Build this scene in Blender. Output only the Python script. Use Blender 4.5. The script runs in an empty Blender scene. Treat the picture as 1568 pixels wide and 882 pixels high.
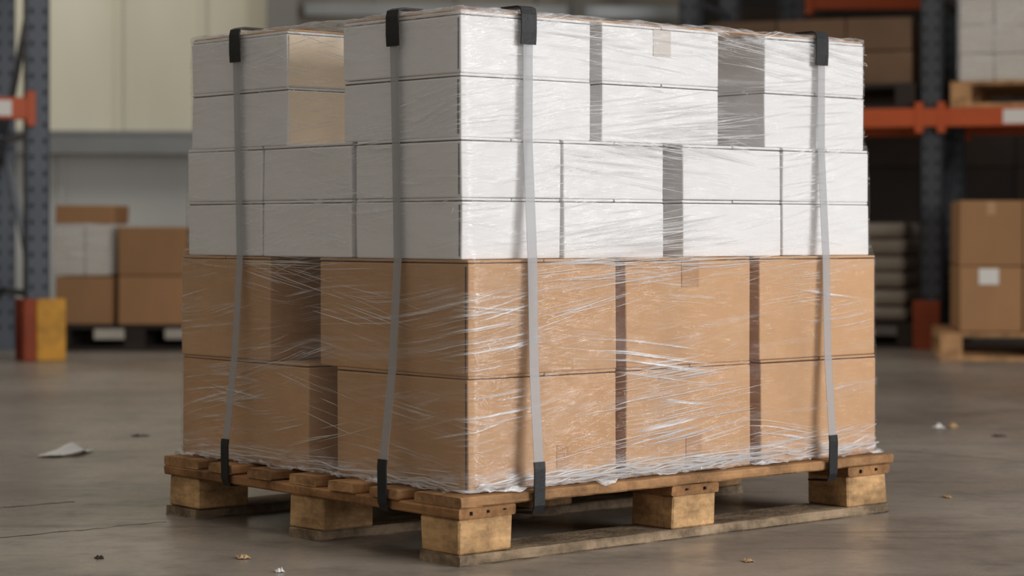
import bpy, bmesh, math, random
from mathutils import Vector, Matrix, noise
random.seed(7)
sc=bpy.context.scene
try:
    sc.view_settings.view_transform='Standard'
    sc.view_settings.look='None'
except Exception: pass

def lin(c):
    r=[]
    for v in c[:3]:
        v/=255.0
        r.append(v/12.92 if v<=0.04045 else ((v+0.055)/1.055)**2.4)
    return (r[0],r[1],r[2],1)

# ------------------------------------------------------------ materials
def newmat(name):
    m=bpy.data.materials.new(name); m.use_nodes=True
    nt=m.node_tree; nt.nodes.clear()
    out=nt.nodes.new('ShaderNodeOutputMaterial')
    return m,nt,out
def N(nt,t,**kw):
    n=nt.nodes.new(t)
    for k,v in kw.items():
        if k in n.inputs.keys(): n.inputs[k].default_value=v
        else: setattr(n,k,v)
    return n
def ramp(nt,src,stops):
    r=nt.nodes.new('ShaderNodeValToRGB'); e=r.color_ramp.elements
    e[0].position=stops[0][0]; e[0].color=stops[0][1]
    e[1].position=stops[-1][0]; e[1].color=stops[-1][1]
    for p,c in stops[1:-1]:
        x=e.new(p); x.color=c
    nt.links.new(src,r.inputs['Fac']); return r
def g(v): return (v,v,v,1)
def scl(c,f): return (c[0]*f,c[1]*f,c[2]*f,1)
def noisy(name,col,rough=0.6,var=0.12,scale=(3,3,3),metal=0.0,bump=0.1,bscale=60,stain=0,spec=0.3,randv=0.0,detail=6,island=0.0,low=3.0,stscale=9.0):
    m,nt,out=newmat(name)
    b=N(nt,'ShaderNodeBsdfPrincipled'); L=nt.links.new
    tc=N(nt,'ShaderNodeTexCoord'); mp=N(nt,'ShaderNodeMapping'); mp.inputs['Scale'].default_value=scale
    L(tc.outputs['Object'],mp.inputs['Vector'])
    n=N(nt,'ShaderNodeTexNoise',Scale=1.0,Detail=detail,Roughness=0.6); L(mp.outputs[0],n.inputs['Vector'])
    r=ramp(nt,n.outputs['Fac'],[(0.25,scl(col,1-var)),(0.75,scl(col,1+var))])
    colout=r.outputs['Color']
    if stain>0:
        n2=N(nt,'ShaderNodeTexNoise',Scale=stscale,Detail=6.0,Roughness=0.7); L(tc.outputs['Object'],n2.inputs['Vector'])
        r2=ramp(nt,n2.outputs['Fac'],[(0.36,(1-stain,1-stain*1.0,1-stain*0.98,1)),(0.58,g(1))])
        mx=N(nt,'ShaderNodeMix',data_type='RGBA',blend_type='MULTIPLY'); mx.inputs[0].default_value=1
        L(colout,mx.inputs[6]); L(r2.outputs['Color'],mx.inputs[7]); colout=mx.outputs[2]
    def vary(sock,amt,colout):
        mr=N(nt,'ShaderNodeMapRange'); mr.inputs[3].default_value=1-amt; mr.inputs[4].default_value=1+amt
        L(sock,mr.inputs[0])
        hs=N(nt,'ShaderNodeHueSaturation'); L(mr.outputs[0],hs.inputs['Value']); L(colout,hs.inputs['Color']); return hs.outputs[0]
    if randv>0: colout=vary(N(nt,'ShaderNodeObjectInfo').outputs['Random'],randv,colout)
    if island>0: colout=vary(N(nt,'ShaderNodeNewGeometry').outputs['Random Per Island'],island,colout)
    L(colout,b.inputs['Base Color'])
    b.inputs['Roughness'].default_value=rough; b.inputs['Metallic'].default_value=metal
    b.inputs['Specular IOR Level'].default_value=spec
    if bump>0:
        n3=N(nt,'ShaderNodeTexNoise',Scale=bscale,Detail=3.0); L(tc.outputs['Object'],n3.inputs['Vector'])
        n4=N(nt,'ShaderNodeTexNoise',Scale=bscale*0.12,Detail=2.0); L(tc.outputs['Object'],n4.inputs['Vector'])
        ad=N(nt,'ShaderNodeMath',operation='MULTIPLY_ADD'); L(n4.outputs['Fac'],ad.inputs[0]); ad.inputs[1].default_value=low; L(n3.outputs['Fac'],ad.inputs[2])
        bp=N(nt,'ShaderNodeBump',Strength=bump,Distance=0.004); L(ad.outputs[0],bp.inputs['Height']); L(bp.outputs[0],b.inputs['Normal'])
    L(b.outputs[0],out.inputs['Surface'])
    return m
M={}
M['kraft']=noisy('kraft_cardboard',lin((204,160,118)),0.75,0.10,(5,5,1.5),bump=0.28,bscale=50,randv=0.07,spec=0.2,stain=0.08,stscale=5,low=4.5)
M['kraftdim']=noisy('dimmed_kraft_cardboard',lin((160,120,84)),0.8,0.10,(5,5,1.5),bump=0.1,spec=0.2,island=0.1)  # kraft copy darkened in colour for the dimmer background light
M['warmlit']=noisy('warm_lit_white_cardboard',lin((246,226,200)),0.75,0.06,(6,6,1.5),bump=0.2,bscale=50,spec=0.2)  # warm light inside the load gap, put into the face colour
M['white']=noisy('white_cardboard',lin((236,234,233)),0.6,0.025,(4,4,4),bump=0.2,bscale=50,randv=0.02,spec=0.25,low=4.5)
M['cream']=noisy('cream_carton',lin((206,196,180)),0.6,0.03,(4,4,4),bump=0.1,bscale=50,spec=0.25)
M['edge']=noisy('box_seam_shadow_gap',lin((64,46,34)),0.9,0.1,bump=0)
M['edgew']=noisy('white_box_seam',lin((92,84,78)),0.9,0.1,bump=0)
M['tape']=noisy('packing_tape',lin((182,138,98)),0.3,0.04,bump=0.05,spec=0.5)
M['tapew']=noisy('clear_tape',lin((214,206,198)),0.25,0.02,bump=0.05,spec=0.5)
M['woodx']=noisy('pallet_wood_long',lin((184,140,98)),0.8,0.40,(3,45,45),bump=0.5,bscale=80,stain=0.5,spec=0.15,island=0.22)
M['woody']=noisy('pallet_wood_cross',lin((166,122,82)),0.8,0.40,(45,3,45),bump=0.5,bscale=80,stain=0.55,spec=0.15,island=0.15)
M['block']=noisy('pallet_block_wood',lin((208,166,118)),0.85,0.34,(14,14,60),bump=0.6,bscale=90,stain=0.55,spec=0.15,island=0.14)
M['blockd']=noisy('runner_wood',lin((160,138,112)),0.85,0.35,(3,45,45),bump=0.6,bscale=90,stain=0.65,spec=0.15,island=0.1)
M['black']=noisy('black_rubber',lin((30,29,31)),0.55,0.15,(20,20,20),bump=0.15,bscale=200,spec=0.4)
M['rackblue']=noisy('blue_grey_steel',lin((84,88,95)),0.5,0.15,(4,4,2),bump=0.05,metal=0.2)
M['rackdark']=noisy('dark_grey_steel',lin((74,76,80)),0.5,0.15,(4,4,2),bump=0.05,metal=0.2)
M['slot']=noisy('slot_dark',lin((26,26,28)),0.9,0.1,bump=0)
M['orange']=noisy('orange_steel',lin((184,84,44)),0.5,0.12,(5,5,5),bump=0.05)
M['orangedim']=noisy('orange_guard',lin((150,66,34)),0.6,0.25,(8,8,8),bump=0.05)
M['yellow']=noisy('yellow_guard',lin((214,152,46)),0.5,0.15,(9,9,9),bump=0.05,stain=0.25)
M['label']=noisy('white_label',lin((222,216,208)),0.5,0.02,bump=0)
M['steel']=noisy('galvanised_steel',lin((140,141,140)),0.3,0.12,(2,2,2),bump=0.03,metal=0.5)
M['shadestock']=noisy('shade_toned_stock',lin((52,42,35)),0.8,0.25,(3,3,3),bump=0.05,island=0.3)  # stock colour darkened to stand for unlit racks
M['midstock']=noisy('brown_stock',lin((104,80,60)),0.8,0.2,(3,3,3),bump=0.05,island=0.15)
M['shadewall']=noisy('shade_toned_cladding',lin((44,40,37)),0.8,0.15,(1,1,1),bump=0.02)  # gloom of the right background put into the wall colour
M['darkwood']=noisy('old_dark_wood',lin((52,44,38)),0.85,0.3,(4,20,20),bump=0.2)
M['bag']=noisy('pale_sack',lin((150,138,124)),0.6,0.12,(8,8,8),bump=0.5,bscale=30)
M['paper']=noisy('scrap_paper',lin((228,225,220)),0.7,0.03,bump=0.1)
M['chip']=noisy('wood_chip',lin((176,146,108)),0.8,0.15,(30,30,30),bump=0.1)
M['greycol']=noisy('grey_column',lin((118,116,110)),0.6,0.08,(1,1,1),bump=0.02)

def cladding(name,c1,c2):
    m,nt,out=newmat(name); L=nt.links.new
    b=N(nt,'ShaderNodeBsdfPrincipled',Roughness=0.6)
    tc=N(nt,'ShaderNodeTexCoord'); n=N(nt,'ShaderNodeTexNoise',Scale=0.6,Detail=4.0)
    mp=N(nt,'ShaderNodeMapping'); mp.inputs['Scale'].default_value=(1.5,1.5,0.35)
    L(tc.outputs['Object'],mp.inputs[0]); L(mp.outputs[0],n.inputs['Vector'])
    r=ramp(nt,n.outputs['Fac'],[(0.3,c1),(0.7,c2)]); L(r.outputs[0],b.inputs['Base Color'])
    L(b.outputs[0],out.inputs['Surface']); return m
M['wall']=cladding('cream_cladding',lin((172,166,144)),lin((206,201,182)))
M['wallgrey']=cladding('grey_cladding',lin((122,116,104)),lin((140,134,122)))
M['walllow']=cladding('pale_lower_cladding',lin((150,149,145)),lin((174,174,170)))

def strapmat():
    m,nt,out=newmat('grey_strap'); L=nt.links.new
    b=N(nt,'ShaderNodeBsdfPrincipled',Roughness=0.4); b.inputs['Base Color'].default_value=lin((176,175,176))
    tc=N(nt,'ShaderNodeTexCoord'); w=N(nt,'ShaderNodeTexNoise',Scale=400.0); L(tc.outputs['Object'],w.inputs['Vector'])
    bp=N(nt,'ShaderNodeBump',Strength=0.2,Distance=0.001); L(w.outputs['Fac'],bp.inputs['Height']); L(bp.outputs[0],b.inputs['Normal'])
    t=N(nt,'ShaderNodeBsdfTransparent'); mx=N(nt,'ShaderNodeMixShader'); mx.inputs[0].default_value=0.55
    L(t.outputs[0],mx.inputs[1]); L(b.outputs[0],mx.inputs[2]); L(mx.outputs[0],out.inputs['Surface']); return m
M['strap']=strapmat()

# stretch film (uv = metres along the perimeter, metres up)
def filmmat(name,base=0.015,amt=0.8,gl=0.07,hem=True):
    m,nt,out=newmat(name); L=nt.links.new
    uv=N(nt,'ShaderNodeUVMap'); uv.uv_map='UVMap'
    warp=N(nt,'ShaderNodeTexNoise',Scale=2.5,Detail=1.0); L(uv.outputs[0],warp.inputs['Vector'])
    vs=N(nt,'ShaderNodeVectorMath',operation='SCALE'); vs.inputs['Scale'].default_value=0.05
    L(warp.outputs['Color'],vs.inputs[0])
    va=N(nt,'ShaderNodeVectorMath',operation='ADD'); L(uv.outputs[0],va.inputs[0]); L(vs.outputs[0],va.inputs[1])
    def streak(rot,sc_,lo,hi,off):
        m1=N(nt,'ShaderNodeMapping'); m1.inputs['Rotation'].default_value=(0,0,math.radians(rot)); m1.inputs['Location'].default_value=(off,off*2,0)
        L(va.outputs[0],m1.inputs[0])
        m2=N(nt,'ShaderNodeMapping'); m2.inputs['Scale'].default_value=(sc_[0],sc_[1],1); L(m1.outputs[0],m2.inputs[0])
        n=N(nt,'ShaderNodeTexNoise',Scale=1.0,Detail=3.0,Roughness=0.7); L(m2.outputs[0],n.inputs['Vector'])
        return n, ramp(nt,n.outputs['Fac'],[(lo,g(0)),(hi,g(1))])
    nA,A=streak(-6,(1.6,150),0.53,0.66,0)
    nB,B=streak(6,(1.8,120),0.55,0.68,3.3)
    nC,C=streak(-13,(2.0,190),0.56,0.68,7.7)
    nD,D=streak(-5,(1.3,22),0.56,0.70,11.3)
    nE,E=streak(-3,(3.0,14),0.4,0.6,2.3)
    def mask(scx,scy,lo,hi,off):
        mm=N(nt,'ShaderNodeMapping'); mm.inputs['Scale'].default_value=(scx,scy,1); mm.inputs['Location'].default_value=(off,off,0); L(uv.outputs[0],mm.inputs[0])
        n=N(nt,'ShaderNodeTexNoise',Scale=1.0,Detail=2.0); L(mm.outputs[0],n.inputs['Vector'])
        return ramp(nt,n.outputs['Fac'],[(lo,g(0)),(hi,g(1))])
    mA=mask(2.5,8,0.51,0.66,1.0); mB=mask(3,7,0.53,0.68,5.0); mC=mask(2.2,10,0.54,0.66,9.0)
    def mul(a,b):
        x=N(nt,'ShaderNodeMath',operation='MULTIPLY'); L(a,x.inputs[0])
        if isinstance(b,float): x.inputs[1].default_value=b
        else: L(b,x.inputs[1])
        return x.outputs[0]
    def add(a,b,cl=False):
        x=N(nt,'ShaderNodeMath',operation='ADD'); x.use_clamp=cl; L(a,x.inputs[0])
        if isinstance(b,float): x.inputs[1].default_value=b
        else: L(b,x.inputs[1])
        return x.outputs[0]
    s=add(add(mul(A.outputs[0],mA.outputs[0]),mul(B.outputs[0],mB.outputs[0])),mul(C.outputs[0],mC.outputs[0]),True)
    fac=add(mul(s,amt),base,True)
    fac=add(fac,mul(D.outputs[0],0.15),True)  # soft white veil paints broad sheen patches into the film
    if hem:
        sp=N(nt,'ShaderNodeSeparateXYZ'); L(uv.outputs[0],sp.inputs[0])
        hr=ramp(nt,sp.outputs['Y'],[(0.10,g(1)),(0.128,g(0.8)),(0.18,g(0))])
        hm=N(nt,'ShaderNodeMapping'); hm.inputs['Scale'].default_value=(14,60,1); hm.inputs['Rotation'].default_value=(0,0,0.1); L(uv.outputs[0],hm.inputs[0])
        hn=N(nt,'ShaderNodeTexNoise',Scale=1.0,Detail=4.0,Roughness=0.6); L(hm.outputs[0],hn.inputs['Vector'])
        h2=ramp(nt,hn.outputs['Fac'],[(0.42,g(0.04)),(0.68,g(0.8))])
        fac=add(fac,mul(hr.outputs[0],h2.outputs[0]),True)
        tr_=ramp(nt,sp.outputs['Y'],[(0.96,g(0)),(1.01,g(0.6)),(1.2,g(0.6))])
        fac=add(fac,mul(tr_.outputs[0],h2.outputs[0]),True)
    hsum=add(add(add(nA.outputs['Fac'],nB.outputs['Fac']),nC.outputs['Fac']),mul(nE.outputs['Fac'],6.0))
    bp=N(nt,'ShaderNodeBump',Strength=0.9,Distance=0.005); L(hsum,bp.inputs['Height'])
    tr=N(nt,'ShaderNodeBsdfTransparent'); tr.inputs[0].default_value=(0.985,0.985,0.985,1)
    glo=N(nt,'ShaderNodeBsdfGlossy',Roughness=0.09); glo.inputs[0].default_value=(1,1,1,1); L(bp.outputs[0],glo.inputs['Normal'])
    m1=N(nt,'ShaderNodeMixShader'); m1.inputs[0].default_value=gl; L(tr.outputs[0],m1.inputs[1]); L(glo.outputs[0],m1.inputs[2])
    pr=N(nt,'ShaderNodeBsdfPrincipled',Roughness=0.18); pr.inputs['Base Color'].default_value=(0.99,0.99,0.99,1); pr.inputs['Specular IOR Level'].default_value=0.9; L(bp.outputs[0],pr.inputs['Normal'])
    m2=N(nt,'ShaderNodeMixShader'); L(fac,m2.inputs[0]); L(m1.outputs[0],m2.inputs[1]); L(pr.outputs[0],m2.inputs[2])
    L(m2.outputs[0],out.inputs['Surface']); return m
M['film']=filmmat('stretch_film')
M['filmbg']=filmmat('stretch_film_dense',0.15,0.6,0.15,False)
def strandmat(name,f):
    m,nt,out=newmat(name); L=nt.links.new
    t=N(nt,'ShaderNodeBsdfTransparent'); p=N(nt,'ShaderNodeBsdfPrincipled',Roughness=0.25); p.inputs['Base Color'].default_value=(1,1,1,1)
    p.inputs['Specular IOR Level'].default_value=1.0; p.inputs['Metallic'].default_value=0.35
    mx=N(nt,'ShaderNodeMixShader'); mx.inputs[0].default_value=f
    L(t.outputs[0],mx.inputs[1]); L(p.outputs[0],mx.inputs[2]); L(mx.outputs[0],out.inputs['Surface']); return m
M['strand']=strandmat('film_wrinkle_highlight',0.85); M['bunch']=strandmat('film_gathered',0.35)  # strand: wrinkles in near-opaque white, painting the film's highlights; bunch: gathered film

def concrete():
    m,nt,out=newmat('concrete_floor'); L=nt.links.new
    b=N(nt,'ShaderNodeBsdfPrincipled'); tc=N(nt,'ShaderNodeTexCoord')
    n1=N(nt,'ShaderNodeTexNoise',Scale=0.9,Detail=8.0,Roughness=0.62); L(tc.outputs['Object'],n1.inputs['Vector'])
    r1=ramp(nt,n1.outputs['Fac'],[(0.3,lin((118,107,96))),(0.5,lin((146,135,123))),(0.72,lin((170,160,147)))])
    n2=N(nt,'ShaderNodeTexNoise',Scale=6.0,Detail=9.0,Roughness=0.72); L(tc.outputs['Object'],n2.inputs['Vector'])
    r2=ramp(nt,n2.outputs['Fac'],[(0.32,g(0.6)),(0.52,g(1.0)),(0.8,g(1.12))])
    mx=N(nt,'ShaderNodeMix',data_type='RGBA',blend_type='MULTIPLY'); mx.inputs[0].default_value=1
    L(r1.outputs[0],mx.inputs[6]); L(r2.outputs[0],mx.inputs[7])
    mp=N(nt,'ShaderNodeMapping'); mp.inputs['Scale'].default_value=(0.8,7,1); mp.inputs['Rotation'].default_value=(0,0,0.25); L(tc.outputs['Object'],mp.inputs[0])
    n3=N(nt,'ShaderNodeTexNoise',Scale=1.2,Detail=6.0,Roughness=0.7); L(mp.outputs[0],n3.inputs['Vector'])
    r3=ramp(nt,n3.outputs['Fac'],[(0.32,g(0.55)),(0.45,g(1)),(1,g(1))])
    mx2=N(nt,'ShaderNodeMix',data_type='RGBA',blend_type='MULTIPLY'); mx2.inputs[0].default_value=1
    L(mx.outputs[2],mx2.inputs[6]); L(r3.outputs[0],mx2.inputs[7])
    L(mx2.outputs[2],b.inputs['Base Color'])
    rr=ramp(nt,n2.outputs['Fac'],[(0.3,g(0.45)),(0.7,g(0.22))]); L(rr.outputs[0],b.inputs['Roughness'])
    b.inputs['Specular IOR Level'].default_value=0.5
    n4=N(nt,'ShaderNodeTexNoise',Scale=40.0,Detail=4.0); L(tc.outputs['Object'],n4.inputs['Vector'])
    bp=N(nt,'ShaderNodeBump',Strength=0.12,Distance=0.003); L(n4.outputs['Fac'],bp.inputs['Height']); L(bp.outputs[0],b.inputs['Normal'])
    L(b.outputs[0],out.inputs['Surface']); return m
M['floor']=concrete()

# ------------------------------------------------------------ mesh helper
class MB:
    def __init__(s): s.bm=bmesh.new(); s.mats=[]
    def mi(s,k):
        if k not in s.mats: s.mats.append(k)
        return s.mats.index(k)
    def box(s,x0,x1,y0,y1,z0,z1,mat,bev=0.0,jit=0.0,rot=None,pivot=None,seg=1):
        vs=[]
        for x in (x0,x1):
            for y in (y0,y1):
                for z in (z0,z1):
                    p=Vector((x+random.uniform(-jit,jit),y+random.uniform(-jit,jit),z+random.uniform(-jit,jit)*0.5))
                    vs.append(s.bm.verts.new(p))
        idx=[(0,1,3,2),(4,6,7,5),(0,4,5,1),(2,3,7,6),(0,2,6,4),(1,5,7,3)]
        fs=[s.bm.faces.new([vs[i] for i in f]) for f in idx]
        k=s.mi(mat)
        for f in fs: f.material_index=k
        if bev>0:
            es=set(e for f in fs for e in f.edges)
            r=bmesh.ops.bevel(s.bm,geom=list(es),offset=bev,segments=seg,affect='EDGES',profile=0.5)
            for f in r['faces']: f.material_index=k
        return fs
    def bar(s,a,b,w,mat):
        a=Vector(a); b=Vector(b); d=b-a; L=d.length
        q=d.to_track_quat('Z','Y').to_matrix()
        vs=[]
        for x in (-w/2,w/2):
            for y in (-w/2,w/2):
                for z in (0,L): vs.append(s.bm.verts.new(a+q@Vector((x,y,z))))
        k=s.mi(mat)
        for f in [(0,1,3,2),(4,6,7,5),(0,4,5,1),(2,3,7,6),(0,2,6,4),(1,5,7,3)]:
            s.bm.faces.new([vs[i] for i in f]).material_index=k
    def obj(s,name,loc=(0,0,0),rz=0,parent=None):
        bmesh.ops.recalc_face_normals(s.bm,faces=s.bm.faces)
        me=bpy.data.meshes.new(name); s.bm.to_mesh(me); s.bm.free()
        for k in s.mats: me.materials.append(M[k])
        o=bpy.data.objects.new(name,me); sc.collection.objects.link(o)
        o.location=loc; o.rotation_euler=(0,0,rz)
        if parent: o.parent=parent
        return o

A0=math.radians(40.7); U=Vector((math.cos(A0),math.sin(A0),0)); V=Vector((-math.sin(A0),math.cos(A0),0)); TIP=Vector((-0.094,3.97,0))
def W(x,y,z=0): return TIP+U*x+V*y+Vector((0,0,z))

def plank(m,x0,x1,y0,y1,z0,z1,mat,axis,amp=0.002,n=18):
    seed=random.random()*90; k=m.mi(mat); prev=None; c=0.003
    L0,L1=(x0,x1) if axis=='x' else (y0,y1); a0,a1=(y0,y1) if axis=='x' else (x0,x1)
    for i in range(n+1):
        s=L0+(L1-L0)*i/n
        prof=[(a0+c,z0),(a1-c,z0),(a1,z0+c),(a1,z1-c),(a1-c,z1),(a0+c,z1),(a0,z1-c),(a0,z0+c)]
        ring=[]
        for j,(a,z) in enumerate(prof):
            o=noise.noise(Vector((s*22,j//2*3.1,seed)))*amp+noise.noise(Vector((s*70,j*2.1,seed)))*amp*0.5
            da=o if j in (2,3,1,4) else -o
            zz_=z+(0 if j in (0,1,2,7) else -abs(o)*0.5)
            p=(s,a+da,zz_) if axis=='x' else (a+da,s,zz_)
            if i in (0,n):
                e=noise.noise(Vector((j*0.8,seed,i)))*0.003*(1)
                p=(p[0]+e,p[1],p[2]) if axis=='x' else (p[0],p[1]+e,p[2])
            ring.append(m.bm.verts.new(p))
        if prev:
            for q in range(8): m.bm.faces.new((prev[q],prev[(q+1)%8],ring[(q+1)%8],ring[q])).material_index=k
        else: m.bm.faces.new(ring).material_index=k
        prev=ring
    m.bm.faces.new(prev[::-1]).material_index=k
pm=MB()
for (y0,y1) in [(0.0,0.125),(0.43,0.54),(0.87,0.995)]:
    plank(pm,0.004,1.196,y0+0.004,y1-0.004,0.0,0.020,'blockd','x',0.004,30)
for (x0,x1) in [(0.008,0.132),(0.545,0.665),(1.068,1.19)]:
    for (y0,y1) in [(0.008,0.122),(0.43,0.54),(0.868,0.985)]:
        pm.box(x0,x1,y0,y1,0.0205,0.0845,'block',0.003,0.003)
    plank(pm,x0-0.006,x1+0.006,0.005,0.995,0.085,0.1045,'woody','y',0.002,24)
for (y0,y1) in [(0.0,0.14),(0.175,0.265),(0.31,0.395),(0.445,0.54),(0.592,0.68),(0.73,0.82),(0.862,1.0)]:
    e=random.uniform(-0.006,0.006)
    plank(pm,0.0+e,1.2+e,y0+0.002,y1-0.002,0.105,0.1245,'woodx','x',0.003,40)
for x in (0.03,0.07,0.11,0.58,0.63,1.1,1.15):
    pm.box(x-0.002,x+0.002,0.001,0.006,0.093+random.uniform(-0.003,0.003),0.098,'slot')
pallet=pm.obj('wooden_pallet',TIP,A0)

# ---- boxes
def carton(name,x0,x1,y0,y1,z0,z1,kind,tape=None,nside=None,corner=False,rx=0):
    e=0.0008
    cx,cy=(x0+x1)/2,(y0+y1)/2; hx,hy=(x1-x0)/2-e,(y1-y0)/2-e; h=z1-z0-0.0006
    m=MB(); w='white' if kind=='w' else 'kraft'; ed='edgew' if kind=='w' else 'edge'
    m.box(-hx,hx,-hy,hy,0.0,h-0.0065,w,0.003,0.0016,seg=2)
    m.box(-hx+0.003,hx-0.003,-hy+0.003,hy-0.003,h-0.007,h-0.0045,ed)
    if hy>hx:
        m.box(-hx+0.0005,-0.0012,-hy+0.0008,hy-0.0008,h-0.0048,h,w,0.0012,0.0006)
        m.box(0.0012,hx-0.0005,-hy+0.0008,hy-0.0008,h-0.0048,h,w,0.0012,0.0006)
    else:
        m.box(-hx+0.0008,hx-0.0008,-hy+0.0005,-0.0012,h-0.0048,h,w,0.0012,0.0006)
        m.box(-hx+0.0008,hx-0.0008,0.0012,hy-0.0005,h-0.0048,h,w,0.0012,0.0006)
    tp='tapew' if kind=='w' else 'tape'
    if tape=='t': m.box(-0.024,0.024,-hy-0.0016,-hy+0.003,h-0.058,h-0.006,tp)
    if tape=='b': m.box(-0.012,0.032,-hy-0.0016,-hy+0.003,0.004,0.075,tp)
    if tape=='c': m.box(0.03,0.06,-hy-0.0016,-hy+0.003,0.03,0.075,tp)
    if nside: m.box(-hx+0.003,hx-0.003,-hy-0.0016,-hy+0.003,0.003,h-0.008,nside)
    if corner:
        m.box(-hx-0.0016,-hx+0.003,-hy+0.0045,-hy+0.0068,0.006,h-0.012,ed)
    return m.obj(name,W(cx,cy,z0),A0+math.radians(random.uniform(-0.3,0.3)))
K='kraft_cardboard_box'; WB='white_cardboard_box'
zz=[0.125,0.3386,0.551,0.665,0.776,0.894,1.007]
for t in (0,1):
    yA=0.406 if t==0 else 0.465; yB=0.498 if t==0 else 0.635
    for i,(a,b) in enumerate([(0,0.371),(0.394,0.746),(0.775,1.137)]):
        tp={(1,1):'t',(0,1):'b',(0,0):'c'}.get((t,i))
        carton(K,0.05+a,0.05+b,0.035,0.035+yA,zz[t],zz[t+1],'k',tp,corner=(i==0))
        carton(K,0.05+a,0.05+b,0.035+yB,0.035+0.967,zz[t],zz[t+1],'k')
for t in (2,3):
    for i,(a,b) in enumerate([(0,0.2437),(0.2495,0.518),(0.571,0.8585),(0.863,1.1366)]):
        for (c,d) in [(0,0.322),(0.337,0.6405),(0.643,0.924)]:
            carton(WB,0.05+a,0.05+b,0.055+c,0.055+d,zz[t],zz[t+1],'w',corner=(i==0 and c==0))
for t in (4,5):
    for i,(a,b) in enumerate([(0,0.3258),(0.355,0.6788),(0.8144,1.1277)]):
        carton(WB,0.052+a,0.052+b,0.062,0.062+0.36,zz[t],zz[t+1],'w','t' if (t==5 and i==1) else None,corner=(i==0))
        carton(WB,0.052+a,0.052+b,0.062+0.546,0.062+0.905,zz[t],zz[t+1],'w',None,'warmlit' if i==0 else None)  # inner side of the end box tinted for the light in the gap
m=MB(); m.box(0.056,1.176,0.066,0.422,1.0072,1.0104,'kraft',0.001,0.001); m.box(0.056,1.176,0.61,0.963,1.0072,1.0104,'kraft',0.001,0.001); m.obj('cardboard_top_sheet',TIP,A0)

# ---- stretch film shell
levels=[(0.128,(0.05,1.187,0.035,1.002)),(0.545,(0.05,1.187,0.035,1.002)),(0.575,(0.05,1.187,0.052,0.985)),
        (0.77,(0.05,1.187,0.055,0.979)),(0.80,(0.052,1.181,0.061,0.968)),(1.014,(0.052,1.180,0.062,0.967))]
def outline(z):
    if z<=levels[0][0]: return levels[0][1]
    for (za,a),(zb,b) in zip(levels,levels[1:]):
        if za<=z<=zb:
            f=(z-za)/(zb-za); return tuple(a[i]*(1-f)+b[i]*f for i in range(4))
    return levels[-1][1]
def perim(x0,x1,y0,y1,r,off,n):
    x0-=off;x1+=off;y0-=off;y1+=off
    sx,sy=(x1-x0-2*r),(y1-y0-2*r); arc=math.pi*r/2
    tot=2*(sx+sy)+4*arc; pts=[]
    for i in range(n):
        s=tot*i/n
        segs=[('l',sy),('a1',arc),('f',sx),('a2',arc),('r',sy),('a3',arc),('b',sx),('a4',arc)]
        for k,L_ in segs:
            if s<=L_: break
            s-=L_
        th=s/r
        if k=='l': p=(x0,y1-r-s); nn=(-1,0)
        elif k=='a1': p=(x0+r-r*math.cos(th),y0+r-r*math.sin(th)); nn=(-math.cos(th),-math.sin(th))
        elif k=='f': p=(x0+r+s,y0); nn=(0,-1)
        elif k=='a2': p=(x1-r+r*math.sin(th),y0+r-r*math.cos(th)); nn=(math.sin(th),-math.cos(th))
        elif k=='r': p=(x1,y0+r+s); nn=(1,0)
        elif k=='a3': p=(x1-r+r*math.cos(th),y1-r+r*math.sin(th)); nn=(math.cos(th),math.sin(th))
        elif k=='b': p=(x1-r-s,y1); nn=(0,1)
        else: p=(x0+r-r*math.sin(th),y1-r+r*math.cos(th)); nn=(-math.sin(th),math.cos(th))
        pts.append((p,nn,tot*i/n))
    return pts
def film_off(u,z):
    a=noise.noise(Vector((u*2.0,z*7,0.3)))
    b=noise.noise(Vector((u*1.6+z*1.5,z*40,4.3)))
    c=noise.noise(Vector((u*1.8-z*3,z*75,9.3)))
    return 0.0060+0.0022*a+0.0017*b+0.0010*c
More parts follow.
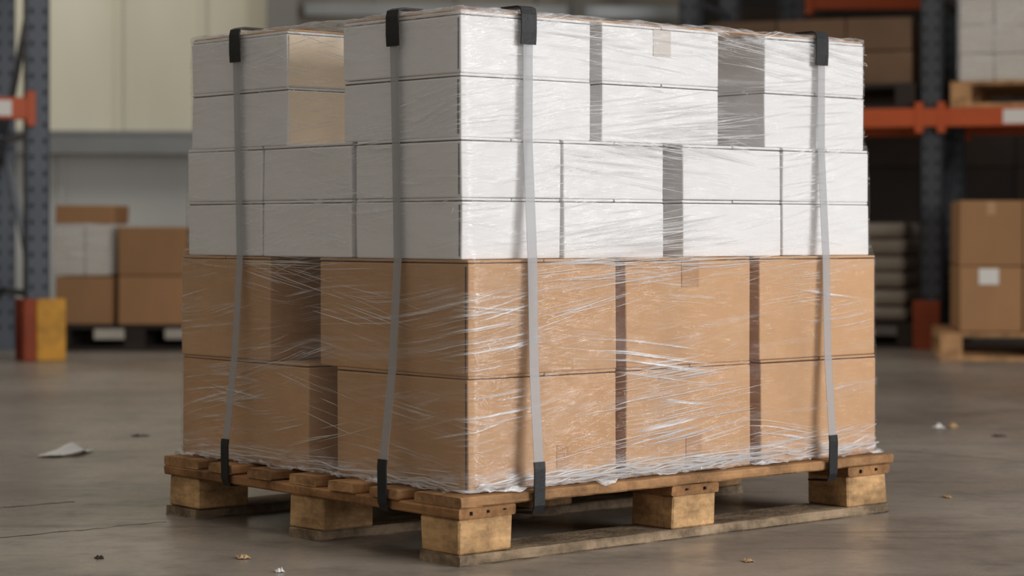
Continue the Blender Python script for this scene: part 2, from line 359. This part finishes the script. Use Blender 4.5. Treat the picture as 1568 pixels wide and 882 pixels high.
def build_film():
    bm=bmesh.new(); uvl=bm.loops.layers.uv.new('UVMap')
    n=440; zs=[0.1275+ (1.014-0.1275)*i/150 for i in range(151)]
    rings=[]; uvs=[]
    for k,(oo,dz) in enumerate([(0.040,0.0),(0.028,0.006),(0.014,0.006)]):
        ring=[];uv=[]
        for (p,nn,u) in perim(*outline(0.128),0.012,0.006,n):
            o=oo*(0.35+0.9*abs(noise.noise(Vector((u*9,k*0.15,2)))))
            z=0.1275+dz*0.4+0.016*abs(noise.noise(Vector((u*30,k*0.7,7))))*(1 if k<2 else 0.6)
            x=p[0]+nn[0]*o; y=p[1]+nn[1]*o
            over=max(0,-x,-y,x-1.2,y-1.0)
            z-=over*1.2
            ring.append(bm.verts.new((x,y,z))); uv.append((u,0.10+0.01*k))
        rings.append(ring);uvs.append(uv)
    for z in zs:
        ring=[];uv=[]
        for (p,nn,u) in perim(*outline(z),0.012,0.0,n):
            o=film_off(u,z)
            top=max(0,(z-0.96)/0.054)
            zz_=z+top*(0.006*noise.noise(Vector((u*8,0,3)))+0.003*noise.noise(Vector((u*30,0,3))))
            ring.append(bm.verts.new((p[0]+nn[0]*o,p[1]+nn[1]*o,zz_))); uv.append((u,z))
        rings.append(ring);uvs.append(uv)
    for k,ins in enumerate([0.012,0.03,0.06,0.1,0.15]):
        ring=[];uv=[]
        for (p,nn,u) in perim(*outline(1.014),0.012,0.0,n):
            i2=ins*(1+ (0.5*noise.noise(Vector((u*5,0,11))) if k>1 else 0))
            z=1.0145+0.006*noise.noise(Vector((u*8,k*0.3,3)))+0.004*noise.noise(Vector((u*30,k,3)))+(0.003 if k<2 else 0)
            z=max(z,1.0115)
            ring.append(bm.verts.new((p[0]-nn[0]*i2,p[1]-nn[1]*i2,z))); uv.append((u,1.014+ins))
        rings.append(ring);uvs.append(uv)
    tot=uvs[3][-1][0]*n/(n-1)
    for j in range(len(rings)-1):
        for i in range(n):
            i2=(i+1)%n
            f=bm.faces.new((rings[j][i],rings[j][i2],rings[j+1][i2],rings[j+1][i]))
            f.smooth=True
            q=[uvs[j][i],uvs[j][i2],uvs[j+1][i2],uvs[j+1][i]]
            if i2==0: q=[q[0],(tot,q[1][1]),(tot,q[2][1]),q[3]]
            for lp,c in zip(f.loops,q): lp[uvl].uv=c
    me=bpy.data.meshes.new('stretch_film_wrap'); bm.to_mesh(me); bm.free(); me.materials.append(M['film'])
    o=bpy.data.objects.new('stretch_film_wrap',me); sc.collection.objects.link(o); o.location=TIP; o.rotation_euler=(0,0,A0)
    return o
film=build_film()
def strands():
    bm=bmesh.new(); rnd=random.Random(3)
    def tube(pts,r,mi=0,flat=1.0):
        prev=None; k=4
        for i,p in enumerate(pts):
            d=(pts[min(i+1,len(pts)-1)]-pts[max(i-1,0)]).normalized()
            a=d.orthogonal().normalized(); b=d.cross(a)
            t=i/(len(pts)-1); rr=r*max(0.1,math.sin(math.pi*t)**0.7)
            ring=[bm.verts.new(p+(a*math.cos(2*math.pi*q/k)+b*math.sin(2*math.pi*q/k))*rr) for q in range(k)]
            if prev:
                for q in range(k):
                    f=bm.faces.new((prev[q],prev[(q+1)%k],ring[(q+1)%k],ring[q])); f.smooth=True; f.material_index=mi
            prev=ring
    cl=[('f',0.58,0.835,0.18,0.02,0.12,38),('f',0.60,0.80,0.15,0.012,0.05,34),('f',0.46,0.765,0.20,0.012,-0.10,40),('f',0.42,0.725,0.16,0.012,-0.08,20),
        ('f',0.47,0.61,0.20,0.016,0.12,34),('f',0.45,0.575,0.20,0.010,0.06,26),
        ('f',0.48,0.545,0.28,0.007,0.02,40),('f',0.42,0.518,0.22,0.010,0.10,26),('f',0.30,0.46,0.16,0.008,0.18,8),
        ('f',0.52,0.325,0.18,0.010,0.08,22),('f',0.50,0.285,0.18,0.012,0.10,20),('f',0.62,0.25,0.16,0.014,0.08,10),
        ('f',0.45,0.20,0.20,0.008,0.12,18),('f',0.65,0.152,0.40,0.009,0.03,44),('f',0.9,0.18,0.2,0.012,0.08,10),
        ('f',0.30,0.97,0.25,0.02,-0.06,14),('f',0.8,0.96,0.25,0.02,-0.1,20),('f',0.95,0.86,0.15,0.03,0.08,16),('f',0.99,0.98,0.12,0.015,-0.12,16),
        ('l',0.55,0.50,0.25,0.015,0.16,14),('l',0.3,0.46,0.2,0.015,0.2,8),('l',0.55,0.535,0.3,0.008,0.03,14),('l',0.5,0.775,0.3,0.02,-0.08,12),
        ('l',0.45,0.28,0.12,0.025,0.2,8),('l',0.45,0.19,0.12,0.02,-0.2,8),('l',0.48,0.92,0.2,0.04,0.25,14),('l',0.5,0.83,0.2,0.02,0.15,10),('l',0.3,0.66,0.3,0.03,-0.10,8),('l',0.5,0.15,0.35,0.008,0.0,16)]
    def path(fc,c,z,ln,m,cv,n_=14,wob=0.0,lim=None,base=0.0078):
        pts=[]; lim=lim or (1.12 if fc=='f' else 0.9); sd=rnd.random()*50
        for i in range(n_+1):
            t=i/n_-0.5; s=min(max(c+t*ln,0.015+0.0006*i),lim+0.0006*i); zz_=z+m*t*ln+cv*(t*t)*ln+wob*noise.noise(Vector((s*12,sd,0)))
            zz_=min(max(zz_,0.131),1.004)
            o=outline(zz_); off=base+0.0008*noise.noise(Vector((s*6,zz_*30,1)))
            if fc=='f': pts.append(Vector((o[0]+s,o[2]-off,zz_)))
            else: pts.append(Vector((o[0]-off,o[2]+s,zz_)))
        return pts
    for (fc,s0,z0,ss,sz,sl,cnt) in cl:
        for _ in range(cnt):
            tube(path(fc,s0+rnd.gauss(0,ss*0.5),z0+rnd.gauss(0,sz),rnd.uniform(0.06,0.26),sl+rnd.gauss(0,0.03),rnd.gauss(0,0.012)),rnd.uniform(0.0003,0.0010)*rnd.uniform(0.6,1.0))
    for _ in range(30):
        tube(path('f',rnd.uniform(0.05,1.1),rnd.uniform(0.131,0.15),rnd.uniform(0.15,0.45),rnd.gauss(0.02,0.02),0,26,0.012,base=0.010),rnd.uniform(0.0012,0.0032),1)
    for _ in range(10):
        tube(path('l',rnd.uniform(0.05,0.9),rnd.uniform(0.131,0.145),rnd.uniform(0.15,0.35),0,0,26,0.010,base=0.010),rnd.uniform(0.001,0.0025),1)
    me=bpy.data.meshes.new('wrinkle_strands'); bm.to_mesh(me); bm.free(); me.materials.append(M['strand']); me.materials.append(M['bunch'])
    o=bpy.data.objects.new('wrinkle_strands',me); sc.collection.objects.link(o); o.parent=film
strands()

# ---- straps
def ribbon(bm,pts,wdir,w,mi,th=0.0012):
    wd=Vector(wdir); prev=None; n=len(pts)
    for i,p in enumerate(pts):
        p=Vector(p); a=Vector(pts[max(i-1,0)]); b=Vector(pts[min(i+1,n-1)]); d=(b-a).normalized()
        nr=d.cross(wd).normalized()*th/2
        r=[bm.verts.new(p+wd*w/2+nr),bm.verts.new(p-wd*w/2+nr),bm.verts.new(p-wd*w/2-nr),bm.verts.new(p+wd*w/2-nr)]
        if prev:
            for k in range(4):
                f=bm.faces.new((prev[k],prev[(k+1)%4],r[(k+1)%4],r[k])); f.material_index=mi
        else: bm.faces.new(r).material_index=mi
        prev=r
    bm.faces.new(prev[::-1]).material_index=mi
def strap(axis,cb,ct,sw):
    if axis=='y': L_=1.0; near=(0.062,0.035); far=(0.967,1.002)
    else: L_=1.2; near=(0.052,0.05); far=(1.18,1.187)
    def P(q,z):
        f=(z-0.125)/(0.89); c=cb+(ct-cb)*min(max(f,0),1)
        return (c,q,z) if axis=='y' else (q,c,z)
    e=0.0105
    bm=bmesh.new()
    wd=(1,0,0) if axis=='y' else (0,1,0)
    nd=[P(-0.007,0.16),P(near[1]*0.55-0.006,0.35),P(near[1]-e,0.552),P(near[0]*0.75+near[1]*0.25-e,0.77),P(near[0]-e,1.002)]
    top=[P(near[0]-e,1.010),P(near[0]-e+0.003,1.0185),P(near[0]-e+0.012,1.022),P(near[0]+0.1,1.022),P((near[0]+far[0])/2,1.020),P(far[0]-0.1,1.022),P(far[0]+e-0.012,1.022),P(far[0]+e-0.003,1.0185),P(far[0]+e,1.010)]
    fd=[P(far[0]+e,1.0),P(far[0]+e,0.77),P(far[1]+e,0.552),P(L_+0.007,0.16)]
    ribbon(bm,nd+top+fd,wd,sw,0)
    for s in (0,1):
        g_=lambda q: q if s==0 else L_-q
        ribbon(bm,[P(g_(-0.0065),0.178),P(g_(-0.0085),0.165),P(g_(-0.009),0.13),P(g_(-0.0085),0.098),P(g_(-0.003),0.0835),P(g_(0.05),0.0815)],wd,sw+0.003,1,0.003)
    for (q,sg) in ((near[0],1),(far[0],-1)):
        ex=q-sg*(e+0.0025)
        ribbon(bm,[P(ex,0.952),P(ex-sg*0.001,0.975),P(ex,1.008),P(ex+sg*0.003,1.0195),P(ex+sg*0.013,1.0235),P(ex+sg*0.06,1.0235)],wd,0.037,1,0.003)
    me=bpy.data.meshes.new('cargo_strap'); bmesh.ops.recalc_face_normals(bm,faces=bm.faces); bm.to_mesh(me); bm.free()
    me.materials.append(M['strap']); me.materials.append(M['black'])
    o=bpy.data.objects.new('cargo_strap',me); sc.collection.objects.link(o); o.location=TIP; o.rotation_euler=(0,0,A0)
strap('y',0.183,0.208,0.023); strap('y',0.998,1.030,0.022); strap('x',0.216,0.248,0.023); strap('x',0.745,0.782,0.022)

# ------------------------------------------------------------ building shell
m=MB(); m.box(-14,14,-6,18,-0.1,0,'floor'); floor=m.obj('floor')
cbm=bmesh.new()
def crack(pts,w):
    prev=None
    for i,p in enumerate(pts):
        p=Vector((p[0],p[1],0.0006)); ww=w*random.uniform(0.5,1.2)
        r=[cbm.verts.new(p+Vector((0,ww,0))),cbm.verts.new(p-Vector((0,ww,0)))]
        if prev: cbm.faces.new((prev[0],r[0],r[1],prev[1]))
        prev=r
def fp(px,py):
    D=2064/(py-350.0); return ((px-784)/3395*D,D)
def cracks(a,b,n,w,j=0.01):
    A=fp(*a);B=fp(*b); return [(A[0]+(B[0]-A[0])*i/n,A[1]+(B[1]-A[1])*i/n+random.uniform(-j,j)) for i in range(n+1)]
crack(cracks((-60,783),(115,768),14,0.003),0.004)
crack(cracks((-40,828),(255,799),18,0.002),0.003)
crack(cracks((1370,690),(1620,712),14,0.002),0.003)
me=bpy.data.meshes.new('floor_cracks'); cbm.to_mesh(me); cbm.free(); me.materials.append(M['slot'])
sc.collection.objects.link(bpy.data.objects.new('floor_cracks',me))

wr=math.radians(6); wy=15.0
m=MB(); m.box(-11,-1.6,0,0.12,1.2,6,'wall')
m.box(-1.6,1.25,0,0.12,0,6,'wallgrey')
m.box(-11,-1.6,0,0.12,0,1.2,'walllow')
m.box(1.25,11,0,0.12,0,6,'shadewall')
x=-10.9
while x<1.2:
    m.box(x,x+0.045,-0.025,0.005,1.2,6,'wall' if x<-1.7 else 'wallgrey'); x+=0.55
for x in range(-10,-1): m.box(x-0.02,x+0.02,-0.02,0.01,0,1.2,'walllow')
m.obj('wall_back',(0,wy,0),wr)
m=MB(); m.box(-11,1.2,-0.16,-0.02,1.11,1.24,'steel'); m.box(-11,1.2,-0.17,-0.02,1.23,1.25,'steel'); m.box(-11,1.2,-0.17,-0.02,1.10,1.115,'steel'); m.obj('wall_rail',(0,wy,0),wr)
for cx in (-1.55,0.42):
    m=MB()
    w_=0.1 if cx<0 else 0.04
    m.box(cx-w_,cx+w_,-0.3,-0.285,0,6,'greycol'); m.box(cx-w_,cx+w_,-0.19,-0.175,0,6,'greycol'); m.box(cx-0.008,cx+0.008,-0.29,-0.18,0,6,'greycol')
    m.obj('steel_column',(0,wy,0),wr)
m=MB(); m.box(-1.4,1.1,-0.2,-0.1,2.02,2.1,'steel'); m.obj('wall_girt',(0,wy,0),wr)
m=MB(); m.box(0,0.12,-12,3,0,6,'shadewall'); m.obj('wall_right',(7.5,12,0))
m=MB(); m.box(0,0.12,-12,3,0,6,'wall'); m.obj('wall_left',(-8,12,0))

# ------------------------------------------------------------ racks
UM='rackblue'
def upright(m,x,y,z1,d=0.1,w=0.105):
    m.box(x-w/2,x+w/2,y,y+0.008,0,z1,UM); m.box(x-w/2,x-w/2+0.008,y,y+d,0,z1,UM); m.box(x+w/2-0.008,x+w/2,y,y+d,0,z1,UM)
    z=0.1
    while z<z1-0.1:
        for s in (-1,1): m.box(x+s*0.03-0.006,x+s*0.03+0.006,y-0.0012,y+0.004,z,z+0.025,'slot')
        m.box(x-w/2-0.0012,x-w/2+0.004,y+0.03,y+0.06,z,z+0.025,'slot')
        z+=0.075
    m.box(x-w/2-0.03,x+w/2+0.03,y-0.03,y+d+0.03,0,0.012,UM)
def beam(m,x0,x1,y,z,h=0.095):
    m.box(x0,x1,y-0.05,y,z-h/2,z+h/2,'orange',0.004)
    for x in (x0,x1):
        m.box(x-0.02,x+0.02,y-0.055,y+0.004,z-h/2-0.03,z+h/2+0.03,'orange',0.003)
def frame_brace(m,x,y0,y1,z1):
    z=0.3; s=0
    while z+0.75<z1:
        m.bar((x,y0,z),(x,y1,z),0.03,UM)
        if s%2==0: m.bar((x,y0,z),(x,y1,z+0.75),0.03,UM)
        else: m.bar((x,y1,z),(x,y0,z+0.75),0.03,UM)
        z+=0.75; s+=1
m=MB()
for xx in (0,-2.75):
    for yy in (0,0.95): upright(m,xx,yy,3.6)
    frame_brace(m,xx,0.06,1.0,3.4)
beam(m,-2.69,-0.04,0,1.16,0.1); beam(m,-2.69,-0.055,1.09,1.16,0.1); beam(m,-2.69,-0.04,0,2.7)
m.box(-0.32,-0.13,-0.0525,-0.049,1.125,1.195,'label')
m.box(-0.02,0.115,-0.07,-0.05,0,0.285,'yellow',0.004); m.box(-0.09,-0.07,-0.07,0.1,0,0.285,'orangedim',0.004); m.box(-0.09,-0.02,-0.07,-0.05,0,0.285,'orangedim',0.004)
LR=Vector((-2.19,10.25,0)); la=math.radians(22)
m.obj('pallet_rack',LR,la)
def LL(x,y,z=0): return LR+Matrix.Rotation(la,3,'Z')@Vector((x,y,0))+Vector((0,0,z))
UM='rackdark'
m=MB()
for xx in (-1.25,0,2.75):
    for yy in (0,0.95): upright(m,xx,yy,3.6)
    frame_brace(m,xx,0.06,1.0,3.4)
for (za) in (1.165,2.7):
    for (a,b) in ((-1.25,0),(0,2.75)):
        beam(m,a+0.055,b-0.055,0.0,za); beam(m,a+0.055,b-0.055,1.09,za)
m.box(-0.055,0.055,-0.052,-0.001,1.12,1.21,'orange')
m.box(-0.075,0.05,-0.05,-0.03,0,0.245,'orangedim',0.003); m.box(-0.085,-0.065,-0.05,0.09,0,0.245,'orangedim',0.003)
m.box(0.36,0.62,-0.0525,-0.049,1.13,1.20,'label')
RR=Vector((2.11,11.16,0)); ra=-math.radians(18)
m.obj('pallet_rack',RR,ra)
def RL(x,y,z=0): return RR+Matrix.Rotation(ra,3,'Z')@Vector((x,y,0))+Vector((0,0,z))

def bgpallet(loc,rz,w=1.2,d=0.8,mat='woodx'):
    m=MB()
    for y in (0,d/2-0.05,d-0.1): m.box(0,w,y,y+0.1,0,0.02,mat)
    for x in (0,w/2-0.05,w-0.1):
        for y in (0,d/2-0.05,d-0.1): m.box(x,x+0.1,y,y+0.1,0.02,0.09,mat)
        m.box(x,x+0.1,0,d,0.09,0.11,mat)
    n=6
    for i in range(n):
        y=i*(d-0.1)/(n-1); m.box(0,w,y,y+0.1,0.11,0.13,mat)
    m.obj('wooden_pallet',loc,rz)
def bgstack(name,loc,rz,xs,nz,h,d,mat,label=False,film=False):
    m=MB()
    for k in range(nz):
        for a,b in zip(xs,xs[1:]):
            m.box(a+0.003,b-0.003,0,d*0.49,k*h,(k+1)*h-0.004,mat,0.004,0.003)
            m.box(a+0.003,b-0.003,d*0.51,d,k*h,(k+1)*h-0.004,mat,0.004,0.003)
            if label: m.box((a+b)/2-0.02,(a+b)/2+0.02,-0.002,0.002,(k+1)*h-0.07,(k+1)*h-0.01,'tape')
            if label and k==0: m.box(a+0.09,a+0.18,-0.003,0.002,h*0.72,h*0.96,'label')
    if film:
        bm=m.bm; k=m.mi('filmbg'); uvl=bm.loops.layers.uv.verify(); x0,x1=xs[0]-0.01,xs[-1]+0.01; H=nz*h
        c=[(x0,-0.012),(x1,-0.012),(x1,d+0.012),(x0,d+0.012)]; u=0
        for i in range(4):
            a=c[i];b=c[(i+1)%4]; L_=math.dist(a,b)
            f=bm.faces.new([bm.verts.new((a[0],a[1],0.01)),bm.verts.new((b[0],b[1],0.01)),bm.verts.new((b[0],b[1],H+0.01)),bm.verts.new((a[0],a[1],H+0.01))])
            f.material_index=k
            for lp,q in zip(f.loops,[(u,0),(u+L_,0),(u+L_,H),(u,H)]): lp[uvl].uv=q
            u+=L_
    o=m.obj(name,loc,rz)
    if film: o.data.uv_layers[0].name='UVMap'
bgpallet(Vector((1.97,10.2,0)),-math.radians(8),1.2,0.8)
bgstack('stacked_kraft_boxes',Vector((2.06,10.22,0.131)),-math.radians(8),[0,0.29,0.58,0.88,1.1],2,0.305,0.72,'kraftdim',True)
bgpallet(RL(0.1,-0.04,1.2135),ra,1.2,1.0)
bgstack('wrapped_cream_cartons',RL(0.14,0.0,1.345),ra,[0,0.17,0.34,0.51,0.68,0.85,1.02],7,0.14,0.9,'cream',False,True)
bgpallet(RL(-1.18,0.0,1.2135),ra,1.1,0.95,'darkwood')
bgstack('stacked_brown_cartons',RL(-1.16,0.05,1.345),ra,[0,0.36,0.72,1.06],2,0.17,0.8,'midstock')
bgpallet(RL(-1.18,0.05,0),ra,1.1,0.9,'darkwood')
m=MB()
for k in range(6):
    for i in range(3):
        x=i*0.34; m.box(x,x+0.33,0,0.8,k*0.085,(k+1)*0.085-0.004,'bag',0.03,0.008,seg=3)
m.obj('stacked_sacks',RL(-1.15,0.08,0.131),ra)
bgstack('stacked_shade_toned_cartons',Vector((1.4,14.1,0)),0,[0,0.6,1.2,1.8,2.4,3.0,3.6,4.2],4,0.5,0.8,'shadestock')
m=MB()
for xx in (0,2.4):
    for yy in (0,0.9): upright(m,xx,yy,4.0)
    frame_brace(m,xx,0.06,0.95,3.9)
beam(m,0.055,2.35,0,1.93); beam(m,2.45,4.6,0,1.93)
m.obj('pallet_rack',Vector((1.68,12.95,0)),-math.radians(3))
# left background
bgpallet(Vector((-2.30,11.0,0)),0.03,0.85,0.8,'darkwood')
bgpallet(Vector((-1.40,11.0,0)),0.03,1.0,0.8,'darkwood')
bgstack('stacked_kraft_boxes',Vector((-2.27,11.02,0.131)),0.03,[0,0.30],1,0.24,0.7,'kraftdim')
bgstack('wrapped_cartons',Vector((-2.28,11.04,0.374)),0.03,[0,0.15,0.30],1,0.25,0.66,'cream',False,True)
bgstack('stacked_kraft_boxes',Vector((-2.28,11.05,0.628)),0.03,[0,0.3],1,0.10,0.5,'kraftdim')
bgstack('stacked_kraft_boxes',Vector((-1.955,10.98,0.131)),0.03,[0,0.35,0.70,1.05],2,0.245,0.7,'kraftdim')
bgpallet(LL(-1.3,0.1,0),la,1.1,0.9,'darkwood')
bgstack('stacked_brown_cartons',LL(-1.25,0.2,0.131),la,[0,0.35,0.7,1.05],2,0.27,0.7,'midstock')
m=MB()
for k in range(4): m.box(0,0.4,0,0.5,k*0.09,(k+1)*0.09-0.004,'bag',0.03,0.006,seg=3)
m.obj('stacked_sacks',Vector((-2.76,9.3,0.131)),0.2)
bgpallet(Vector((-3.3,9.2,0)),0.2,1.0,0.8)

# ------------------------------------------------------------ debris
def scrap(name,px,py,sx,sy,h,mat,seed,rz=0.3):
    r=random.Random(seed); x,y=fp(px,py); bm=bmesh.new(); n=7; g_=[]
    for i in range(n):
        row=[]
        for j in range(n):
            u,v=i/(n-1)-0.5,j/(n-1)-0.5
            z=h*(0.15+abs(noise.noise(Vector((u*3+seed,v*3,seed))))*1.6+0.2*r.random())
            row.append(bm.verts.new((u*sx*(1+0.25*noise.noise(Vector((v*4,seed,0)))),v*sy*(1+0.3*noise.noise(Vector((u*4,0,seed)))),z*(1.0 if (0<i<n-1 and 0<j<n-1) else 0.3))))
        g_.append(row)
    for i in range(n-1):
        for j in range(n-1): bm.faces.new((g_[i][j],g_[i+1][j],g_[i+1][j+1],g_[i][j+1]))
    me=bpy.data.meshes.new(name); bm.to_mesh(me); bm.free(); me.materials.append(M[mat])
    o=bpy.data.objects.new(name,me); sc.collection.objects.link(o); o.location=(x,y,0.001); o.rotation_euler=(0,0,rz)
    s=o.modifiers.new('s','SOLIDIFY'); s.thickness=0.0008
bm=bmesh.new(); g_=[]; n=12
for i in range(n+1):
    row=[]
    for j in range(n+1):
        u,v=i/n-0.5,j/n-0.5
        z=0.004+0.030*max(0,0.35-abs(u+0.1))*2*(0.6+v)+0.022*max(0,u-0.15)*(1 if v<0 else 0.3)+0.003*noise.noise(Vector((u*6,v*6,1)))
        row.append(bm.verts.new((u*0.105+0.02*v,v*0.17*(1-0.5*abs(u))+0.03*u,max(z,0.001))))
    g_.append(row)
for i in range(n):
    for j in range(n): bm.faces.new((g_[i][j],g_[i+1][j],g_[i+1][j+1],g_[i][j+1])).smooth=True
me=bpy.data.meshes.new('paper_scrap'); bm.to_mesh(me); bm.free(); me.materials.append(M['paper'])
o=bpy.data.objects.new('paper_scrap',me); sc.collection.objects.link(o); X,Y=fp(101,696); o.location=(X,Y,0.001)
o.modifiers.new('s','SOLIDIFY').thickness=0.0008
scrap('paper_scrap',1437,656,0.03,0.04,0.012,'paper',5)
scrap('wood_chip',1458,655,0.03,0.05,0.012,'chip',6)
scrap('wood_chip',1450,762,0.014,0.03,0.006,'chip',8)
scrap('wood_chip',1145,860,0.02,0.02,0.006,'chip',9)
scrap('wood_chip',372,855,0.024,0.03,0.008,'chip',11)
scrap('paper_scrap',428,876,0.016,0.02,0.006,'paper',12)
scrap('wood_chip',152,855,0.016,0.02,0.005,'darkwood',14)
scrap('wood_chip',215,668,0.05,0.03,0.004,'darkwood',15)
scrap('wood_chip',1530,668,0.04,0.03,0.004,'darkwood',16)

# ------------------------------------------------------------ lights
w=bpy.data.worlds.new('World'); sc.world=w; w.use_nodes=True
bg=w.node_tree.nodes['Background']; bg.inputs[0].default_value=(1.0,0.965,0.92,1); bg.inputs[1].default_value=0.33
def area(name,loc,target,sx,sy,e,col):
    l=bpy.data.lights.new(name,'AREA'); l.shape='RECTANGLE'; l.size=sx; l.size_y=sy; l.energy=e; l.color=col
    o=bpy.data.objects.new(name,l); sc.collection.objects.link(o); o.location=loc
    o.rotation_euler=(Vector(target)-Vector(loc)).to_track_quat('-Z','Y').to_euler()
area('right_key_light',(6.2,0.95,2.2),(0.4,4.4,0.5),3.2,2.8,430,(0.98,0.985,1.0))  # added off-frame key from the right, placed to raise film highlights
area('overhead_fill_light',(1.0,3.0,6.0),(0.6,4.4,0.6),3,3,60,(1,0.97,0.92))  # added overhead fill above the load, no roof opening there
area('overhead_fill_light',(-3.5,12.0,5.6),(-3.0,15.0,1.5),4,1.5,130,(1,0.97,0.9))  # added fill to brighten the left part of the back wall

# ------------------------------------------------------------ camera
cam=bpy.data.cameras.new('camera'); co=bpy.data.objects.new('camera',cam); sc.collection.objects.link(co)
co.location=(0,0,0.608); co.rotation_euler=(math.radians(90),0,0)
cam.sensor_width=36; cam.lens=3395/1568*36; cam.shift_y=-91/1568
cam.dof.use_dof=True; cam.dof.focus_distance=4.3; cam.dof.aperture_fstop=3.4
cam.clip_end=100
sc.camera=co
